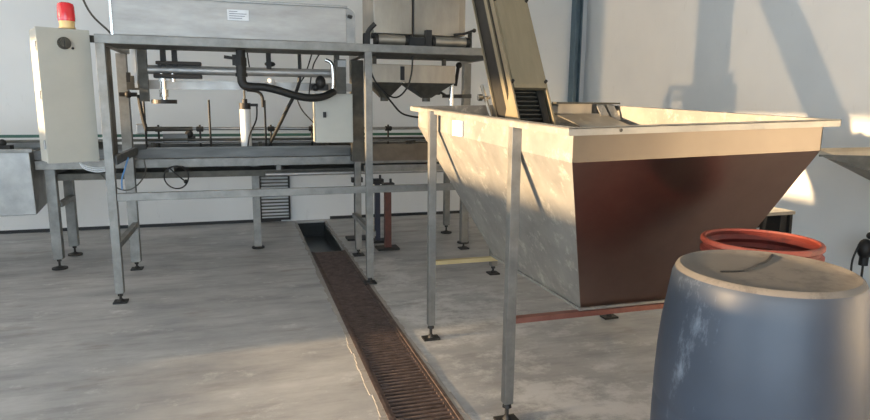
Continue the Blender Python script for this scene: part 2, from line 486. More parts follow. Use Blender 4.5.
for x in (-1.5, -.6, .3, 1.2, 2.1, 3.0): c.box(x - .02, x + .02, 5.76, 6.32, .80, .865)
parts(c, 'cross_beam', M['steel_frame'], cv)
part(MB().box(-1.52, -1.47, 5.82, 6.25, .52, .56), 'leg_brace', M['steel_frame'], cv)
part(MB().box(-2.75, 3.5, 5.93, 6.12, 1.055, 1.068), 'belt', M['steel_dark'], cv)
part(MB().box(-2.75, 3.5, 6.13, 6.15, 1.085, 1.11), 'belt_guide', M['green_belt'], cv)
for (yy, zz, r) in ((5.92, 1.165, .014), (5.90, 1.05, .012), (6.2, 1.16, .009)):
    part(MB().cyl((-.80, yy, zz), (3.5, yy, zz), r, n=10), 'guide_rail', M['steel'], cv, smooth=True)
c = MB()
for x in (-.75, .15, .78, 1.6, 2.3): c.box(x - .015, x + .015, 5.88, 6.16, .99, 1.05)
parts(c, 'rail_bracket', M['steel_dark'], cv)
for x in (-.70, -.36, .25, .62, 1.35, 1.75):
    c = MB(); c.cyl((x, 5.92, 1.005), (x, 5.92, 1.20), .009, n=10); c.box(x - .025, x + .025, 5.90, 5.95, 1.14, 1.185); c.cyl((x - .03, 5.9, 1.165), (x + .03, 5.9, 1.165), .018, n=12)
    part(c, 'rail_clamp', M['dirty_black'], cv)
part(MB().box(1.06, 2.2, 5.655, 5.668, .875, 1.03), 'side_panel', M['brown_panel'], cv)
part(MB().box(1.06, 2.2, 5.655, 5.78, .775, .835), 'side_shelf', M['steel_frame'], cv)
part(MB().cyl((.18, 5.72, .765), (1.9, 5.72, .765), .018, n=12), 'air_pipe', M['pipe'], cv, smooth=True)
part(MB().box(-1.5, 3.4, 5.80, 6.28, .745, .80), 'under_deck_shade', M['steel_dark'], cv)  # dark slab added as the shadow band below the deck
part(MB().box(-.66, -.46, 5.84, 5.90, 1.045, 1.125, bev=.006), 'drive_housing', M['table_steel'], cv)
part(MB().cyl((-.80, 5.90, 1.165), (-.42, 5.90, 1.165), .020, n=14), 'drive_shaft', M['steel_dark'], cv, smooth=True)
part(MB().box(-.87, -.79, 5.86, 5.94, 1.12, 1.21, bev=.01), 'bearing_block', M['steel'], cv)
part(MB().sph((-.45, 5.88, 1.12), .035).box(-.50, -.40, 5.87, 5.9, 1.06, 1.11), 'sensor_head', M['dirty_black'], cv)
part(MB().cyl((-.80, 5.84, 1.075), (3.5, 5.84, 1.075), .011, n=10), 'guide_rail', M['steel_dark'], cv, smooth=True)

# infeed box at the left end
ib = thing('infeed_box', 'boxy stainless infeed chute at the left end of the conveyor', 'chute', (-2.2, 5.9, .5))
c = MB()
c.hexa([(-2.95, 5.60, .48), (-1.60, 5.60, .50), (-1.66, 6.17, .52), (-2.95, 6.17, .52)], [(-2.95, 5.58, 1.0), (-1.605, 5.58, 1.0), (-1.645, 6.2, 1.0), (-2.95, 6.2, 1.0)])
part(c, 'body', M['steel'], ib, bevel=.004)
part(MB().box(-2.95, -1.58, 5.56, 5.60, 1.0, 1.025), 'front_lip', M['steel_frame'], ib)
part(MB().box(-2.95, -1.62, 6.17, 6.21, 1.0, 1.05), 'back_lip', M['steel'], ib)
c = MB()
c.box(-1.95, -1.80, 5.80, 5.90, 1.0, 1.04); c.sph((-1.86, 5.84, 1.06), .03)
part(c, 'clamp', M['dirty_black'], ib)

# ------------------------------------------------------------------ control cabinet
CR = radians(25)
cb = thing('control_cabinet', 'tall beige electrical cabinet with a round dark knob, fixed to the left frame post', 'cabinet', (-1.100, 4.72, .995), rot=(0, 0, CR))
W2, Dp, Hh = .155, .115, .865
part_l = lambda mb, n, m, pr, **k: mb.build(n, M[m], pr, **k)
part_l(MB().box(-W2 + .006, W2 - .006, 0.0, Dp * 2 - .02, 0, Hh, bev=.006), 'body', 'beige', cb)
dd = part_l(MB().box(-W2, W2, -.028, -.004, -.004, Hh + .004, bev=.006), 'door', 'beige', cb)
c = MB(); c.cyl((.0, -.028, .775), (.0, -.04, .775), .040, n=28); c.cyl((.0, -.04, .775), (.0, -.068, .775), .030, n=28); c.box(-.007, .007, -.08, -.066, .747, .803)
part_l(c, 'rotary_switch', 'steel_dark', dd, smooth=True)
part_l(MB().cyl((.048, -.028, .745), (.048, -.036, .745), .008, n=12), 'lock', 'black', dd)
part_l(MB().box(-.02, .02, -.030, -.028, .04, .07), 'name_plate', 'beige', dd)
c = MB()
for z in (.12, .44, .75):
    part_l(MB().cyl((-W2 - .004, -.012, z - .03), (-W2 - .004, -.012, z + .03), .007, n=8), 'hinge', 'steel', cb)
for z in (.08, .80): part_l(MB().box(W2 - .01, W2 + .075, .05, .09, z, z + .045), 'mount_bracket', 'steel_dark', cb)

bc = thing('warning_beacon', 'red beacon light with an amber base on top of the beige cabinet', 'warning light', (-1.085, 4.80, .995 + Hh))
c = MB().lathe([(0, .06), (.050, .06), (.053, .08), (.051, .155), (.046, .172), (.03, .18), (0, .182)], n=32)
c.build('lens', M['lens'], bc, smooth=True)
c = MB().lathe([(0, .005), (.030, .005), (.030, .012), (.050, .014), (.050, .022), (.044, .024), (.048, .060), (0, .061)], n=32)
c.build('base', M['brass'], bc, smooth=True)

# ------------------------------------------------------------------ filler cabinet on the frame
fc = thing('filler_cabinet', 'long stainless box lying on the frame, small white label on its front', 'cabinet', (0, 4.9, 1.83))
part(MB().box(-.80, .76, 4.70, 5.08, 1.838, 2.085, bev=.004), 'body', M['cabinet_steel'], fc)
part(MB().box(-.81, .77, 4.69, 5.09, 2.085, 2.10, bev=.002), 'lid', M['steel'], fc)
part(MB().box(-.806, -.792, 4.69, 4.71, 1.832, 2.09), 'sunlit_edge', M['steel_bright'], fc)  # bright strip added as the sunlit edge of the cabinet
c = MB()
for k in range(12):
    a0 = pi / 2 * k / 12; a1 = pi / 2 * (k + 1) / 12
    c.hexa([(.76, 4.72, 1.835), (.76 + .07, 4.72, 1.835), (.83, 5.06, 1.835), (.76, 5.06, 1.835)],
           [(.76, 4.72, 2.03), (.83, 4.72, 2.03), (.83, 5.06, 2.03), (.76, 5.06, 2.03)]) if k == 0 else None
    c.hexa([(.76, 4.72, 2.03), (.76 + .07 * cos(a0), 4.72, 2.03 + .06 * sin(a0)), (.76 + .07 * cos(a0), 5.06, 2.03 + .06 * sin(a0)), (.76, 5.06, 2.03)],
           [(.76, 4.72, 2.031), (.76 + .07 * cos(a1), 4.72, 2.03 + .06 * sin(a1)), (.76 + .07 * cos(a1), 5.06, 2.03 + .06 * sin(a1)), (.76, 5.06, 2.031)])
part(c, 'end_cap', M['steel'], fc)
lb = part(MB().box(-.068, .076, 4.694, 4.70, 1.962, 2.035), 'label_plate', M['paper'], fc)
c = MB()
for k, (a, b2) in enumerate(((-.055, .0), (-.055, .06), (-.055, .05), (-.055, .03))):
    c.box(a, b2, 4.6925, 4.694, 2.02 - k * .015, 2.024 - k * .015)
o = c.build('print', M['ink']); o.parent = lb; o.matrix_parent_inverse = Matrix()
part(MB().cyl((.775, 4.695, 2.03), (.80, 4.685, 2.02), .012, n=10), 'latch', M['dirty_black'], fc)

# ------------------------------------------------------------------ tank above the right half of the frame
si = thing('storage_tank', 'square stainless tank with a vertical seam above the right end of the frame', 'tank', (1.33, 4.95, 1.92))
part(MB().box(.975, 1.275, 4.75, 5.2, 1.925, 2.75, bev=.006), 'left_bin', M['silo'], si)
part(MB().box(1.285, 1.655, 4.75, 5.2, 1.925, 2.75, bev=.006), 'right_bin', M['silo'], si)
part(MB().box(1.66, 1.74, 4.85, 5.2, 1.94, 2.75), 'side_column', M['silo'], si)
part(MB().cyl((1.285, 4.742, 1.84), (1.285, 4.742, 2.75), .004, n=6), 'tension_wire', M['black'], si)
c = MB()
for (x, y) in ((1.0, 4.8), (1.26, 4.8), (1.63, 4.8), (1.0, 5.1), (1.63, 5.1)): c.box(x - .015, x + .015, y, y + .03, 1.832, 1.93)
parts(c, 'support_block', M['dirty_black'], si)
def roller(x0, x1, lab):
    t = thing('air_cylinder', lab, 'cylinder', ((x0 + x1) / 2, 4.72, 1.832), 'air cylinders under the tank')
    part(MB().cyl((x0, 4.71, 1.874), (x1, 4.71, 1.874), .037, n=28), 'barrel', M['silo'], t, smooth=True)
    for x in (x0 - .016, x1 + .01): part(MB().cyl((x - .012, 4.71, 1.874), (x + .012, 4.71, 1.874), .041, n=24), 'end_cap', M['dirty_black'], t)
    part(MB().cyl((x0 - .05, 4.71, 1.90), (x0 - .02, 4.71, 1.90), .02, n=10), 'fitting', M['black'], t)
roller(1.0, 1.205, 'steel air cylinder below the left half of the square tank')
roller(1.445, 1.695, 'brighter steel air cylinder below the right half of the square tank')
c = MB(); c.box(1.365, 1.41, 4.67, 4.73, 1.832, 1.955, bev=.004); c.box(1.235, 1.365, 4.69, 4.74, 1.832, 1.90, bev=.004)
tag(c.build('valve_block', M['dirty_black']), 'black valve block between the two air cylinders', 'valve')
t = thing('lever_fitting', 'dark lever fitting at the right end of the tank', 'handle', (1.72, 4.72, 1.832))
part(MB().tube([(1.60, 4.72, 1.93), (1.68, 4.70, 1.94), (1.75, 4.68, 1.965)], .010), 'lever', M['dirty_black'], t)
part(MB().sph((1.755, 4.68, 1.965), .016), 'knob', M['dirty_black'], t)
part(MB().box(1.725, 1.745, 4.70, 4.74, 1.832, 1.95), 'bracket', M['dirty_black'], t)
t = thing('elbow_fitting', 'dark elbow fitting at the left foot of the tank', 'handle', (.93, 4.76, 1.832))
part(MB().box(.90, .945, 4.74, 4.80, 1.832, 1.92), 'bracket', M['dirty_black'], t)
part(MB().tube([(.93, 4.77, 1.92), (.95, 4.75, 1.955), (.985, 4.74, 1.99)], .018), 'elbow', M['dirty_black'], t)

# weigh trough with two funnels, hanging under the plate
wt = thing('weigh_trough', 'stainless trough with two dark V funnels hanging under the frame top', 'hopper', (1.3, 5.1, 1.795))
WTS = (wt, (1.345, 5.13, 1.775))
part(MB().box(.96, 1.68, 5.0, 5.3, 1.59, 1.735, bev=.003), 'trough', M['silo'], wt)
part(MB().box(1.205, 1.24, 4.994, 5.0, 1.61, 1.72), 'slot', M['black'], wt)
parts(MB().box(1.0, 1.03, 5.1, 5.13, 1.73, 1.80).box(1.6, 1.63, 5.1, 5.13, 1.73, 1.80), 'hanger', M['steel_dark'], wt)
part(MB().box(1.20, 1.245, 4.985, 5.0, 1.585, 1.60), 'clip', M['steel_bright'], wt)
for (a, b2) in ((.97, 1.24), (1.27, 1.67)):
    mx = (a + b2) / 2
    c = MB().hexa([(mx - .035, 5.11, 1.47), (mx + .035, 5.11, 1.47), (mx + .035, 5.19, 1.47), (mx - .035, 5.19, 1.47)],
                  [(a, 5.01, 1.59), (b2, 5.01, 1.59), (b2, 5.29, 1.59), (a, 5.29, 1.59)])
    q = part(c, 'funnel', M['steel_dark'], wt)
    e = MB().cyl((mx, 5.15, 1.44), (mx, 5.15, 1.472), .034, n=16).build('spout', M['steel_dark']); e.parent = q; e.matrix_parent_inverse = Matrix()

WTS[0].location = WTS[1]
# ------------------------------------------------------------------ horizontal support pipes and fittings under the frame
t = thing('support_rail', 'bright horizontal pipe slung between the posts under the frame top', 'pipe', (0.1, 5.2, 1.6))
part(MB().cyl((-.68, 5.2, 1.638), (.83, 5.2, 1.638), .034, n=20), 'pipe', M['pipe'], t, smooth=True)
c = MB()
for x in (-.55, -.47, .22): c.box(x - .018, x + .018, 5.17, 5.23, 1.66, 1.80)
parts(c, 'hanger', M['dirty_black'], t)
part(MB().sph((.23, 5.2, 1.70), .03, 1.4, 1, .7), 'hanger_collar', M['dirty_black'], t)
t = thing('lower_rail', 'duller lower horizontal rail behind the bright pipe', 'rail', (0.0, 5.5, 1.5))
part(MB().box(-.75, .93, 5.50, 5.53, 1.50, 1.57), 'rail', M['steel'], t)
part(MB().box(-.86, -.72, 5.49, 5.56, 1.49, 1.60), 'end_plate', M['steel_dark'], t)
# narrow bracket with white strip near left
t = thing('sensor_bracket', 'narrow vertical sensor bracket with a white strip beside the left posts', 'bracket', (-.73, 5.15, 1.5))
part(MB().box(-.75, -.73, 5.14, 5.18, 1.50, 1.80), 'white_strip', M['white_plastic'], t)
part(MB().box(-.725, -.66, 5.16, 5.2, 1.40, 1.80), 'plate', M['steel_dark'], t)
part(MB().box(-.80, -.775, 5.12, 5.16, 1.54, 1.61), 'small_box', M['dirty_black'], t)
part(MB().cyl((-.86, 5.15, 1.45), (-.74, 5.15, 1.45), .016, n=10).sph((-.80, 5.15, 1.45), .026), 'sensor', M['dirty_black'], t)
part(MB().tube([(-.735, 5.18, 1.45), (-.72, 5.18, 1.30), (-.70, 5.18, 1.20)], .014), 'drop_tube', M['dirty_black'], t)
# screw knob
t = thing('clamp_screw', 'chrome screw with a flat black hand wheel hanging below the bright pipe', 'hand wheel', (-.53, 5.2, 1.4))
part(MB().cyl((-.56, 5.2, 1.40), (-.56, 5.2, 1.58), .022, n=14).cyl((-.56, 5.2, 1.435), (-.56, 5.2, 1.49), .034, n=14).cyl((-.57, 5.2, 1.55), (-.57, 5.2, 1.61), .02, n=12).cyl((-.49, 5.2, 1.55), (-.49, 5.2, 1.61), .02, n=12), 'screw', M['steel_bright'], t, smooth=True)
part(MB().cyl((-.56, 5.2, 1.385), (-.56, 5.2, 1.415), .09, n=30), 'hand_wheel', M['black'], t)
t = thing('clamp_jaw', 'black padded clamp gripping the bright pipe above the hand wheel', 'clamp', (-.45, 5.2, 1.6))
part(MB().box(-.60, -.28, 5.14, 5.26, 1.675, 1.70, bev=.008), 'upper_pad', M['dirty_black'], t)
part(MB().box(-.62, -.28, 5.14, 5.26, 1.575, 1.605, bev=.008), 'lower_pad', M['dirty_black'], t)

# ball valve with hose
t = thing('ball_valve', 'greasy black valve with side lever hanging below the frame beam', 'valve', (0.0, 4.85, 1.79))
c = MB()
c.cyl((.01, 4.85, 1.70), (.01, 4.85, 1.80), .034, n=18); c.cyl((.01, 4.85, 1.66), (.01, 4.85, 1.72), .046, n=6); c.cyl((.01, 4.85, 1.60), (.01, 4.85, 1.66), .036, n=18)
c.cyl((.01, 4.85, 1.585), (.01, 4.85, 1.61), .042, n=8); c.box(-.05, .0, 4.83, 4.87, 1.665, 1.74)
part(c, 'body', M['dirty_black'], t, smooth=True)
part(MB().bar((-.02, 4.84, 1.712), (-.105, 4.83, 1.722), .02, .022), 'lever', M['dirty_black'], t)
part(MB().tube([(.01, 4.85, 1.60), (.012, 4.85, 1.55), (.035, 4.85, 1.518), (.08, 4.85, 1.512)], .032, n=14), 'elbow', M['dirty_black'], t, smooth=True)
o = MB().tube([(.07, 4.85, 1.513), (.16, 4.85, 1.512), (.27, 4.86, 1.49), (.40, 4.88, 1.452), (.52, 4.90, 1.437), (.62, 4.93, 1.452), (.70, 4.97, 1.49)], .029, n=16).build('rubber_hose', M['rubber'], smooth=True)
tag(o, 'thick black rubber hose sagging from the valve to the beige box', 'hose')
# pale upright with dark fittings next to junction box
t = thing('upright_pipe', 'short bright upright pipe above the beige junction box', 'pipe', (.68, 5.0, 1.43))
part(MB().tube([(.64, 4.98, 1.73), (.685, 4.97, 1.70), (.695, 4.97, 1.60), (.69, 4.97, 1.50)], .014, n=12), 'pipe', M['steel_bright'], t, smooth=True)
part(MB().box(.72, .80, 4.99, 5.05, 1.475, 1.74), 'back_plate', M['steel_dark'], t)
part(MB().box(.735, .80, 4.97, 4.99, 1.68, 1.73), 'clip', M['steel'], t)
part(MB().sph((.60, 5.0, 1.56), .04, 1, 1, 1.3).sph((.56, 5.0, 1.52), .03).box(.52, .66, 4.99, 5.03, 1.50, 1.545), 'fitting', M['dirty_black'], t)

# junction box
t = thing('junction_box', 'beige electrical box with a small black switch, hanging behind the middle post', 'electrical box', (.70, 5.1, 1.08))
part(MB().box(.56, .86, 5.05, 5.25, 1.085, 1.475, bev=.006), 'body', M['beige'], t)
part(MB().box(.62, .645, 5.04, 5.05, 1.285, 1.33), 'switch', M['black'], t)
parts(MB().box(.72, .76, 5.06, 5.10, 1.475, 1.776), 'hanger', M['steel_dark'], t)

# pneumatic cylinder
t = thing('pneumatic_cylinder', 'upright white pneumatic cylinder with black top cap and thin rod', 'cylinder', (.03, 5.75, 1.0))
part(MB().cyl((.03, 5.76, .99), (.03, 5.76, 1.34), .046, n=24), 'barrel', M['white_plastic'], t, smooth=True)
part(MB().cyl((.03, 5.76, 1.34), (.03, 5.76, 1.395), .048, n=20).cyl((.03, 5.76, 1.395), (.03, 5.76, 1.43), .022, n=12).box(.03, .14, 5.74, 5.78, 1.365, 1.39), 'top_cap', M['dirty_black'], t)
part(MB().cyl((.03, 5.76, 1.42), (.03, 5.76, 1.60), .008, n=8), 'rod', M['steel_dark'], t)
part(MB().tube([(.13, 5.75, 1.375), (.12, 5.74, 1.25), (.06, 5.71, 1.12), (.04, 5.70, 1.02)], .007), 'air_tube', M['black'], t)
# guide rods
for (x, lab) in ((-.79, 'thin upright guide rod near the left posts'), (-.27, 'thin upright guide rod between hand wheel and white cylinder'), (.20, 'thin upright guide rod right of the white cylinder')):
    o = MB().cyl((x, 5.82, .99), (x, 5.82, 1.42), .009, n=10).build('guide_rod', M['dirty_black'], smooth=True)
    tag(o, lab, 'rod', 'guide rods on the conveyor')
o = MB().cyl((.235, 5.2, 1.50), (.235, 5.2, 1.585), .028, n=14).build('sensor_tube', M['white_plastic'], smooth=True); tag(o, 'short white sensor hanging under the bright pipe', 'sensor')
o = MB().tube([(.05, 5.5, 1.50), (.13, 5.5, 1.49), (.17, 5.5, 1.45), (.175, 5.5, 1.36)], .012).build('drop_nozzle', M['dirty_black']); tag(o, 'small dark bent nozzle below the black hose', 'nozzle')

# cables
def cable(pts, r, mat, lab, name='cable', cat='cable', group=None):
    return tag(MB().tube(pts, r, n=6).build(name, M[mat], smooth=True), lab, cat, group)
cable([(.46, 5.2, 1.79), (.45, 5.2, 1.55), (.36, 5.3, 1.35), (.26, 5.55, 1.12), (.22, 5.72, 1.02)], .014, 'rubber', 'thick dark cable dropping behind the hose to the conveyor')
cable([(.56, 5.2, 1.79), (.50, 5.2, 1.62), (.43, 5.2, 1.50), (.46, 5.2, 1.36), (.56, 5.2, 1.24)], .006, 'black', 'thin black cable looping left of the beige junction box')
cable([(.06, 5.2, 1.79), (.075, 5.2, 1.66), (.10, 5.2, 1.61)], .006, 'black', 'short thin cable beside the black valve')
cable([(.62, 5.2, 1.79), (.57, 5.2, 1.70), (.54, 5.2, 1.55), (.53, 5.2, 1.47)], .006, 'black', 'thin black cable right of the pipe hanger')
cable([(.95, 4.9, 1.79), (1.0, 4.9, 1.60), (1.10, 4.9, 1.48), (1.19, 4.9, 1.45), (1.27, 4.9, 1.52), (1.31, 4.9, 1.64), (1.32, 4.9, 1.79)], .007, 'rubber', 'dark cable hanging in a wide loop in front of the funnels')
cable([(1.08, 4.92, 1.50), (1.16, 4.92, 1.40), (1.25, 4.95, 1.32), (1.4, 5.0, 1.29), (1.5, 5.1, 1.30)], .008, 'rubber', 'dark cable trailing from the funnels behind the hopper')
cable([(-1.07, 4.74, 2.75), (-1.02, 4.80, 2.25), (-.95, 4.80, 2.0), (-.84, 4.80, 1.87), (-.82, 4.80, 1.835)], .007, 'steel_dark', 'grey cable curving down from above the beacon to the frame top')
# coil under table
def ring(cx, cy, cz, r, tilt=0.0):
    return [(cx + r * cos(a) , cy + .02 * sin(2 * a) + tilt * sin(a), cz + r * sin(a)) for a in [2 * pi * k / 12 + .5 for k in range(12)]]
t = thing('cable_coil', 'loop of black cable with a plug hanging below the conveyor beam', 'cable', (-.55, 5.62, .78))
part(MB().tube(ring(-.55, 5.62, .77, .095) + [(-.46, 5.62, .82), (-.50, 5.64, .86)], .006, n=6), 'loop', M['black'], t, smooth=True)
part(MB().sph((-.475, 5.60, .735), .018).tube([(-.475, 5.60, .735), (-.53, 5.61, .78), (-.60, 5.62, .85)], .006, n=6), 'plug', M['black'], t, smooth=True)
t = thing('cable_coil', 'coil of white cable tucked under the beige cabinet', 'cable', (-.98, 4.9, .93))
for k in range(3):
    part(MB().tube([(-1.12, 4.93 + .02 * k, .99), (-1.09, 4.93, .955 - .012 * k), (-1.0, 4.92, .93 - .014 * k), (-.92, 4.91, .945 - .01 * k), (-.88, 4.90, 1.0)], .006, n=6), 'loop', M['white_plastic'], t, smooth=True)
cable([(-.80, 4.95, 1.0), (-.83, 4.98, .92), (-.86, 5.0, .84), (-.865, 5.0, .76)], .006, 'blue_tube', 'pale blue air tube hanging behind the left front post')
cable([(-.70, 4.98, .98), (-.70, 5.0, .88), (-.76, 5.02, .79), (-.84, 5.02, .75), (-.93, 5.02, .79), (-1.0, 5.0, .88)], .005, 'steel_dark', 'grey cable loop hanging behind the left front post')

# valve cluster right of trough
t = thing('filter_regulator', 'black valve cluster on a silver tube near the right rear post', 'valve', (1.78, 5.35, 1.4))
part(MB().cyl((1.80, 5.35, 1.08), (1.80, 5.35, 1.56), .024, n=14), 'tube', M['steel_bright'], t, smooth=True)
c = MB(); c.box(1.72, 1.90, 5.34, 5.37, 1.455, 1.485); c.sph((1.80, 5.33, 1.60), .028); c.box(1.74, 1.80, 5.31, 5.37, 1.62, 1.70); c.cyl((1.83, 5.33, 1.56), (1.86, 5.33, 1.76), .016, n=8)
c.box(1.64, 1.68, 5.3, 5.36, 1.48, 1.6); c.bar((1.66, 5.33, 1.52), (1.75, 5.33, 1.47), .02); c.sph((1.86, 5.33, 1.74), .028)
part(c, 'valve_body', M['dirty_black'], t)
part(MB().cyl((1.70, 5.32, 1.70), (1.64, 5.30, 1.705), .01, n=8), 'nozzle', M['steel'], t)
part(MB().box(1.9, 1.995, 5.36, 5.58, 1.455, 1.49), 'arm', M['steel_dark'], t)

# wall vent
t = thing('wall_vent', 'dark louvred vent low on the back wall beside the drain', 'vent', (.335, 7.5, 0.02))
parts(MB().box(.16, .18, 7.485, 7.52, .02, .62).box(.49, .51, 7.485, 7.52, .02, .62).box(.16, .51, 7.485, 7.52, .02, .045).box(.16, .51, 7.485, 7.52, .60, .62), 'frame', M['dirty_black'], t)
c = MB()
for k in range(14):
    z = .065 + k * .0395
    c.box(.18, .49, 7.49, 7.515, z, z + .014)
parts(c, 'louvre', M['steel_dark'], t)
part(MB().box(.15, .165, 7.49, 7.52, .0, .66), 'pale_edge', M['white_plastic'], t)

# jacks / stands by the drain
def jack(x, y, mat, lab, w=.05, z1=.60, base=True):
    t = thing('support_jack', lab, 'stand', (x, y, 0), 'support stands under the machine')
    part(MB().box(x - w / 2, x + w / 2, y - w / 2, y + w / 2, .02, z1), 'post', M[mat], t)
    part(MB().box(x - .11, x + .10, y - .08, y + .08, .001, .022), 'base_plate', M['dirty_black'], t)
    part(MB().box(x - .05, x + .06, y - .04, y + .04, z1, z1 + .05).cyl((x + .03, y, z1), (x + .03, y, z1 + .09), .012, n=8), 'head', M['black'], t)
jack(1.31, 5.78, 'red_paint', 'rusty red upright stand on a flat base plate right of the drain', .06)
jack(1.28, 6.12, 'navy', 'dark blue upright stand just behind the red one', .05)
jack(1.10, 6.3, 'dirty_black', 'black upright stand behind the broad rear post', .05)

# ------------------------------------------------------------------ the big hopper
HXa, HXb, HYa, HYb = 1.115, 2.235, 1.945, 3.83
def rim(x, y):       # slightly out of level rim
    u = (x - 1.08) / 1.19; v = (y - 1.9) / 1.97
    return (1.322 * (1 - u) + 1.352 * u) * (1 - v) + (1.384 * (1 - u) + 1.412 * u) * v
hp = thing('steel_hopper', 'big open-topped stainless hopper tapering down on four legs', 'hopper', (1.67, 2.9, 0))
BX0, BX1, BY0, BY1, BZ = 1.425, 2.08, 2.37, 3.40, .50
top = [(HXa - .008, HYa), (HXb, HYa), (HXb, HYb), (HXa - .045, HYb)]
bot = [(BX0, BY0), (BX1, BY0), (BX1, BY1), (BX0, BY1)]
bd = .125
def quad(mb, a, b2, c2, d2, th):
    mb.poly([a, b2, c2, d2], th)
names = ['front_wall', 'right_wall', 'back_wall', 'left_wall']
mats = ['hopper_front', 'hopper_side', 'hopper_side', 'hopper_side']
for k in range(4):
    j = (k + 1) % 4
    a, b2 = top[k], top[j]; c2, d2 = bot[j], bot[k]
    za, zb = rim(*a), rim(*b2)
    m_ = MB()
    th = -.004
    quad(m_, (*a, za - bd), (*b2, zb - bd), (*b2, zb), (*a, za), th)
    if k == 0:
        band = part(m_, names[k], M[mats[k]], hp); m_ = MB()
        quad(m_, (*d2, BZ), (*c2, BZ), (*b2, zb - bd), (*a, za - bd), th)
        q = m_.build('front_slope', M['front_slope']); q.parent = band; q['label'] = 'sloping lower front sheet with a red reflection in its colour'
        continue
    quad(m_, (*d2, BZ), (*c2, BZ), (*b2, zb - bd), (*a, za - bd), th)
    part(m_, names[k], M[mats[k]], hp)
part(MB().box(BX0 - .01, BX1 + .01, BY0 - .01, BY1 + .01, BZ - .012, BZ), 'floor_plate', M['hopper_side'], hp)
# rim flange: a turned-out lip
FW = .042
out = [(HXa - .008 - FW, HYa - FW), (HXb + FW, HYa - FW), (HXb + FW, HYb + FW), (HXa - .045 - FW, HYb + FW)]
for k in range(4):
    j = (k + 1) % 4
    m_ = MB()
    lo = [(*out[k], rim(*out[k]) - .003), (*out[j], rim(*out[j]) - .003), (*top[j], rim(*top[j]) - .003), (*top[k], rim(*top[k]) - .003)]
    hi = [(p[0], p[1], p[2] + .004) for p in lo]
    m_.hexa(lo, hi)
    e = Vector((out[j][0] - out[k][0], out[j][1] - out[k][1], 0)).normalized(); nrm = Vector((-e.y, e.x, 0)) * .003
    lo = [(out[k][0], out[k][1], rim(*out[k]) - .026), (out[j][0], out[j][1], rim(*out[j]) - .026),
          (out[j][0] + nrm.x, out[j][1] + nrm.y, rim(*out[j]) - .026), (out[k][0] + nrm.x, out[k][1] + nrm.y, rim(*out[k]) - .026)]
    hi = [(p[0], p[1], p[2] + .026) for p in lo]
    m_.hexa(lo, hi)
    part(m_, 'rim', M['steel'] if k == 0 else M['hopper_side'], hp)
def hleg(x, y, h):
    zt = rim(x, y) - .008
    m = MB().box(x - .021, x + .021, y - .021, y + .021, h, zt, bev=.002)
    o = part(m, 'leg', M['steel_frame'], hp)
    q = MB(); q.cyl((x, y, .012), (x, y, h + .02), .009, n=10); q.cyl((x, y, h - .02), (x, y, h + .004), .022, .016, n=8)
    q.box(x - .05, x + .05, y - .035, y + .035, .001, .012); q.cyl((x, y, .012), (x, y, .03), .02, .012, n=12)
    q = q.build('foot', M['dirty_black']); q.parent = o
    return o
hleg(1.078, 2.37, .09); hleg(1.036, 3.41, .09); hleg(2.285, 2.37, .09); hleg(2.295, 3.45, .09)
part(MB().box(1.099, 2.264, 2.352, 2.388, .462, .486), 'front_rail', M['red_steel'], hp)
part(MB().box(1.057, 2.274, 3.392, 3.428, .462, .486), 'back_rail', M['yellow_steel'], hp)
lbl = part(MB().box(1.074, 1.083, 3.02, 3.17, 1.235, 1.315), 'label_sticker', M['paper'], hp)
c = MB()
for x, y in ((1.27, HYa - FW),): c.sph((x, y - .001, rim(x, y) - .012), .006)
part(c, 'rivet', M['dirty_black'], hp)

# ------------------------------------------------------------------ inclined elevator conveyor
EW = .105; ET = .30
th = math.atan(0.6)
el = thing('elevator_conveyor', 'steep enclosed bucket elevator rising out of the big hopper', 'conveyor', (1.657, 3.45, 1.5), rot=(-th, 0, 0))
# local: x across, y backwards (thickness), z along the incline. front face at y=0
Z0, Z1 = -.93, 1.9
def lp(mb, n, m, pr=el, **k): return mb.build(n, M[m], pr, **k)
lp(MB().box(-EW, EW, -.004, .0, 0.0, Z1).box(-EW, -EW + .004, 0, .03, 0, Z1).box(EW - .004, EW, 0, .03, 0, Z1).box(-EW, EW, -.008, .02, -.004, .012), 'front_cover', 'elevator')
for (a, b2, n) in ((-EW - .014, -EW - .002, 'side_rail'), (EW + .002, EW + .014, 'side_rail')):
    lp(MB().box(a, b2, .0, .045, Z0, Z1), n, 'elevator'); lp(MB().box(a, b2, .085, .125, Z0, Z1), n, 'elevator'); lp(MB().box(a, b2, ET - .012, ET, Z0, Z1), n, 'elevator')
lp(MB().box(-EW + .002, -EW + .010, .05, ET, Z0 + .1, Z1), 'inner_plate', 'dirty_black'); lp(MB().box(EW - .010, EW - .002, .05, ET, Z0 + .1, Z1), 'inner_plate', 'steel_dark')
lp(MB().box(-EW + .012, EW - .012, .06, .075, Z0 + .05, Z1), 'belt', 'rubber')
c = MB(); z = Z0 + .1
while z < .05:
    c.box(-EW + .015, EW - .06, .025, .062, z, z + .006); z += .030
lp(c, 'bucket', 'steel_dark')
lp(MB().box(EW - .055, EW - .012, .02, .06, Z0 + .1, .0), 'side_curtain', 'rubber')
lp(MB().box(-EW, EW, ET - .004, ET, Z0 + .1, Z1), 'back_cover', 'steel')
c = MB()
for z in (.02, .62):
    for x in (-EW - .004, EW + .004): c.cyl((x, -.018, z + .02), (x, -.002, z + .02), .010, n=10)
lp(c, 'bolt', 'dirty_black')
lp(MB().poly([(-EW - .018, -.01, .16), (-EW - .018, -.01, -.40), (-EW - .018, .22, -.40), (-EW - .018, .22, -.16), (-EW - .018, .05, -.02)], .004), 'gusset_plate', 'elevator')
lp(MB().cyl((-EW - .05, .33, .22), (-EW - .05, .24, -.30), .012, n=10), 'strut', 'steel_bright')
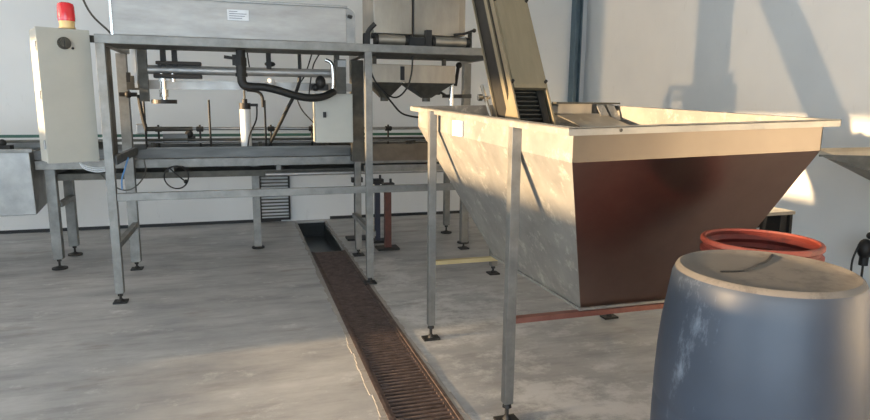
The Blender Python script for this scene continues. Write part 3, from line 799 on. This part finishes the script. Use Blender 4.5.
lp(MB().cyl((-EW - .09, .31, .12), (-EW - .02, .31, .12), .010, n=10).cyl((-EW - .10, .31, .12), (-EW - .075, .31, .12), .022, n=12), 'adjust_knob', 'steel_bright')
lp(MB().box(-EW - .14, -EW - .02, .10, .16, -.235, -.20), 'side_arm', 'elevator')

# feed tray behind the elevator
ft = thing('feed_tray', 'folded sheet tray with a grey lid hung on the rear right of the hopper', 'tray', (2.0, 3.5, 1.2))
part(MB().box(1.79, 2.225, 3.36, 3.42, 1.408, 1.418), 'lid', M['steel_dark'], ft)
part(MB().box(1.82, 2.05, 3.395, 3.40, 1.350, 1.408), 'front_panel', M['silo'], ft)
part(MB().hexa([(1.80, 3.05, 1.275), (2.12, 3.05, 1.275), (2.13, 3.40, 1.345), (1.80, 3.40, 1.345)], [(1.80, 3.05, 1.281), (2.12, 3.05, 1.281), (2.13, 3.40, 1.351), (1.80, 3.40, 1.351)]), 'base_plate', M['silo'], ft)
for x in (2.065, 2.135):
    part(MB().poly([(x, 3.37, 1.406), (x + .05, 3.37, 1.406), (x + .085, 3.33, 1.315), (x + .035, 3.33, 1.300)], .006), 'side_flange', M['hopper_side'], ft)
for x in (1.84, 2.19):
    part(MB().box(x, x + .02, 3.42, 3.85, 1.396, 1.408), 'support_arm', M['steel'], ft)

# ------------------------------------------------------------------ drums
bdm = thing('blue_drum', 'slate blue plastic drum upside down with a dusty grey-brown base, nearest the camera', 'drum', (1.214, 1.170, 0))
kb = .84
prof = [(.18, .0), (.235, .004), (.262, .03), (.274, .09), (.28, .2), (.29, .215), (.29, .235), (.281, .25), (.285, .45), (.288, .60), (.287, .655), (.285, .66), (.285, .667), (.287, .675), (.286, .72), (.283, .79), (.276, .86), (.264, .93), (.255, .985), (.248, .998)]
prof = [(a * kb, b_) for a, b_ in prof]
m_ = MB().lathe(prof, n=96); m_.build('body', M['blue_drum'], bdm, smooth=True)
prof = [(.248, .998), (.243, 1.006), (.235, 1.010), (.226, 1.008), (.218, 1.004), (.15, 1.004), (.05, 1.004), (0, 1.004)]
prof = [(a * kb, b_) for a, b_ in prof]
m_ = MB().lathe(prof, n=96); bs = m_.build('drum_base', M['drum_base'], bdm, smooth=True)
o = MB().tube([(-0.1206, 0.0164, 01.005), (-0.0603, 0.0082, 01.005), (0.0215, 0.0457, 01.005), (0.0744, 0.0712, 01.005), (0.1428, 0.1233, 01.005)], .0035, n=6).build('crease', M['black'], bs)
rd = thing('red_drum', 'open orange-red plastic drum with a ribbed neck behind the blue drum', 'drum', (1.84, 1.81, .0))
k1 = .207 / .304
prof = [(.0, .012), (.24, .0), (.30, .03), (.322, .12), (.326, .3), (.335, .31), (.335, .33), (.326, .34), (.324, .5), (.322, .65), (.316, .785), (.297, .80), (.294, .81), (.306, .822), (.306, .832), (.290, .840), (.290, .850), (.306, .858), (.306, .868), (.290, .876), (.290, .886), (.306, .894), (.306, .906), (.299, .912), (.284, .912), (.280, .905)]
prof = [(a * k1, b_) for a, b_ in prof]
MB().lathe(prof, n=96).build('body', M['red_drum'], rd, smooth=True)
prof = [(.280, .905)] + [(.286 - (.022 if k % 2 else 0), .890 - k * .016) for k in range(8)] + [(.285, .77), (.31, .72), (.315, .1), (.28, .03), (0, .025)]
prof = [(a * k1, b_) for a, b_ in prof]
MB().lathe(prof, n=96).build('inner_wall', M['red_drum_in'], rd, smooth=True)

# ------------------------------------------------------------------ right-hand side
ch = thing('wall_chute', 'wedge-shaped sheet metal chute jutting from the right wall beyond the hopper', 'chute', (3.9, 2.4, 1.1))
A = Vector((2.89, 2.52, 1.150)); B = Vector((4.38, 1.55, 1.165)); Cc = Vector((4.38, 1.60, .62)); D = Vector((4.38, 2.75, 1.165)); E = Vector((4.38, 2.65, .62)); A2 = Vector((3.00, 2.62, 1.17))
m_ = MB().poly([A, B, Cc], .004); part(m_, 'near_side', M['steel_dark'], ch)
m_ = MB().poly([A2, E, D], .004); part(m_, 'far_side', M['silo'], ch)
m_ = MB().poly([A, Cc, E, A2], .004); part(m_, 'sloped_bottom', M['silo'], ch)
m_ = MB().bar(A, B, .010, .010); part(m_, 'rim', M['steel_dark'], ch); m_ = MB().bar(A2, D, .012, .02); part(m_, 'rim', M['silo'], ch)

ws = thing('work_stand', 'small low stand with a tan top plate and black motor beside the right wall', 'stand', (3.25, 3.15, 0))
part(MB().box(3.06, 3.30, 3.00, 3.20, .735, .755), 'top_plate', M['silo'], ws)
for (x, y) in ((3.08, 3.02), (3.28, 3.02), (3.08, 3.18), (3.28, 3.18)): part(MB().bar((x, y, .735), (x + (.03 if x > 3.2 else -.08), y, .0), .022), 'leg', M['dirty_black'], ws)
part(MB().cyl((3.02, 3.08, .68), (3.12, 3.08, .68), .035, n=14), 'shaft', M['dirty_black'], ws)
part(MB().box(3.22, 3.31, 3.03, 3.17, .60, .735), 'motor', M['dirty_black'], ws)
part(MB().box(3.05, 3.30, 3.04, 3.17, .30, .32), 'lower_shelf', M['steel_frame'], ws)

t = thing('hose_stand', 'slim black knobbly device with a thin tube standing against the right wall', 'stand', (4.22, 3.24, 0))
part(MB().cyl((4.24, 3.24, .0), (4.24, 3.24, .02), .07, n=20).cyl((4.24, 3.24, .02), (4.24, 3.24, .34), .008, n=8), 'pole', M['black'], t)
part(MB().sph((4.24, 3.24, .40), .05, 1, 1, 1.5).sph((4.25, 3.22, .50), .026).cyl((4.24, 3.24, .28), (4.24, 3.24, .36), .03, n=12), 'head', M['black'], t, smooth=True)
part(MB().tube([(4.20, 3.26, .42), (4.17, 3.27, .30), (4.19, 3.27, .12), (4.23, 3.25, .015)], .007), 'tube', M['black'], t)

# ------------------------------------------------------------------ light
W = bpy.data.worlds.new('daylight'); SC.world = W; W.use_nodes = True
nt = W.node_tree; bg = nt.nodes['Background']
bg.inputs['Color'].default_value = (0.72, 0.86, 1.0, 1); bg.inputs['Strength'].default_value = 5.6
s = bpy.data.lights.new('sun', 'SUN'); s.energy = 22.0; s.angle = radians(1.3); s.color = (1.0, 0.70, 0.40)
so = bpy.data.objects.new('sun', s); COL.objects.link(so)
so.rotation_euler = Vector((1.0, 0.055, -0.09)).to_track_quat('-Z', 'Y').to_euler()
def portal(name, loc_, rot, sx, sy):
    l = bpy.data.lights.new(name, 'AREA'); l.shape = 'RECTANGLE'; l.size = sx; l.size_y = sy
    l.cycles.is_portal = True
    o = bpy.data.objects.new(name, l); COL.objects.link(o); o.location = loc_; o.rotation_euler = rot
portal('front_opening_portal', (-1.2, YF - T - .02, 1.4), (radians(90), 0, 0), 4.8, 2.8)
portal('side_opening_portal', (XL - .09, (SY0 + SY1) / 2, SZ / 2), (0, radians(-90), 0), SZ, SY1 - SY0)
portal('window_portal', (XL - .09, (WY0 + WY1) / 2, (WZ0 + WZ1) / 2), (0, radians(-90), 0), WZ1 - WZ0, WY1 - WY0)

# ------------------------------------------------------------------ camera
cam = bpy.data.cameras.new('camera'); co = bpy.data.objects.new('camera', cam); COL.objects.link(co)
cam.sensor_fit = 'HORIZONTAL'; cam.sensor_width = 36; cam.lens = 620 * 36 / 870; cam.clip_start = .05
yaw = radians(17.2); pit = atan((210 - 104) / 620); rol = radians(0.5)
fw = Vector((sin(yaw) * cos(pit), cos(yaw) * cos(pit), -sin(pit))); r0 = Vector((cos(yaw), -sin(yaw), 0)); u0 = r0.cross(fw)
Rr = r0 * cos(rol) + u0 * sin(rol); Uu = u0 * cos(rol) - r0 * sin(rol)
co.matrix_world = Matrix(((Rr.x, Uu.x, -fw.x, 0), (Rr.y, Uu.y, -fw.y, 0), (Rr.z, Uu.z, -fw.z, 1.4), (0, 0, 0, 1)))
SC.camera = co
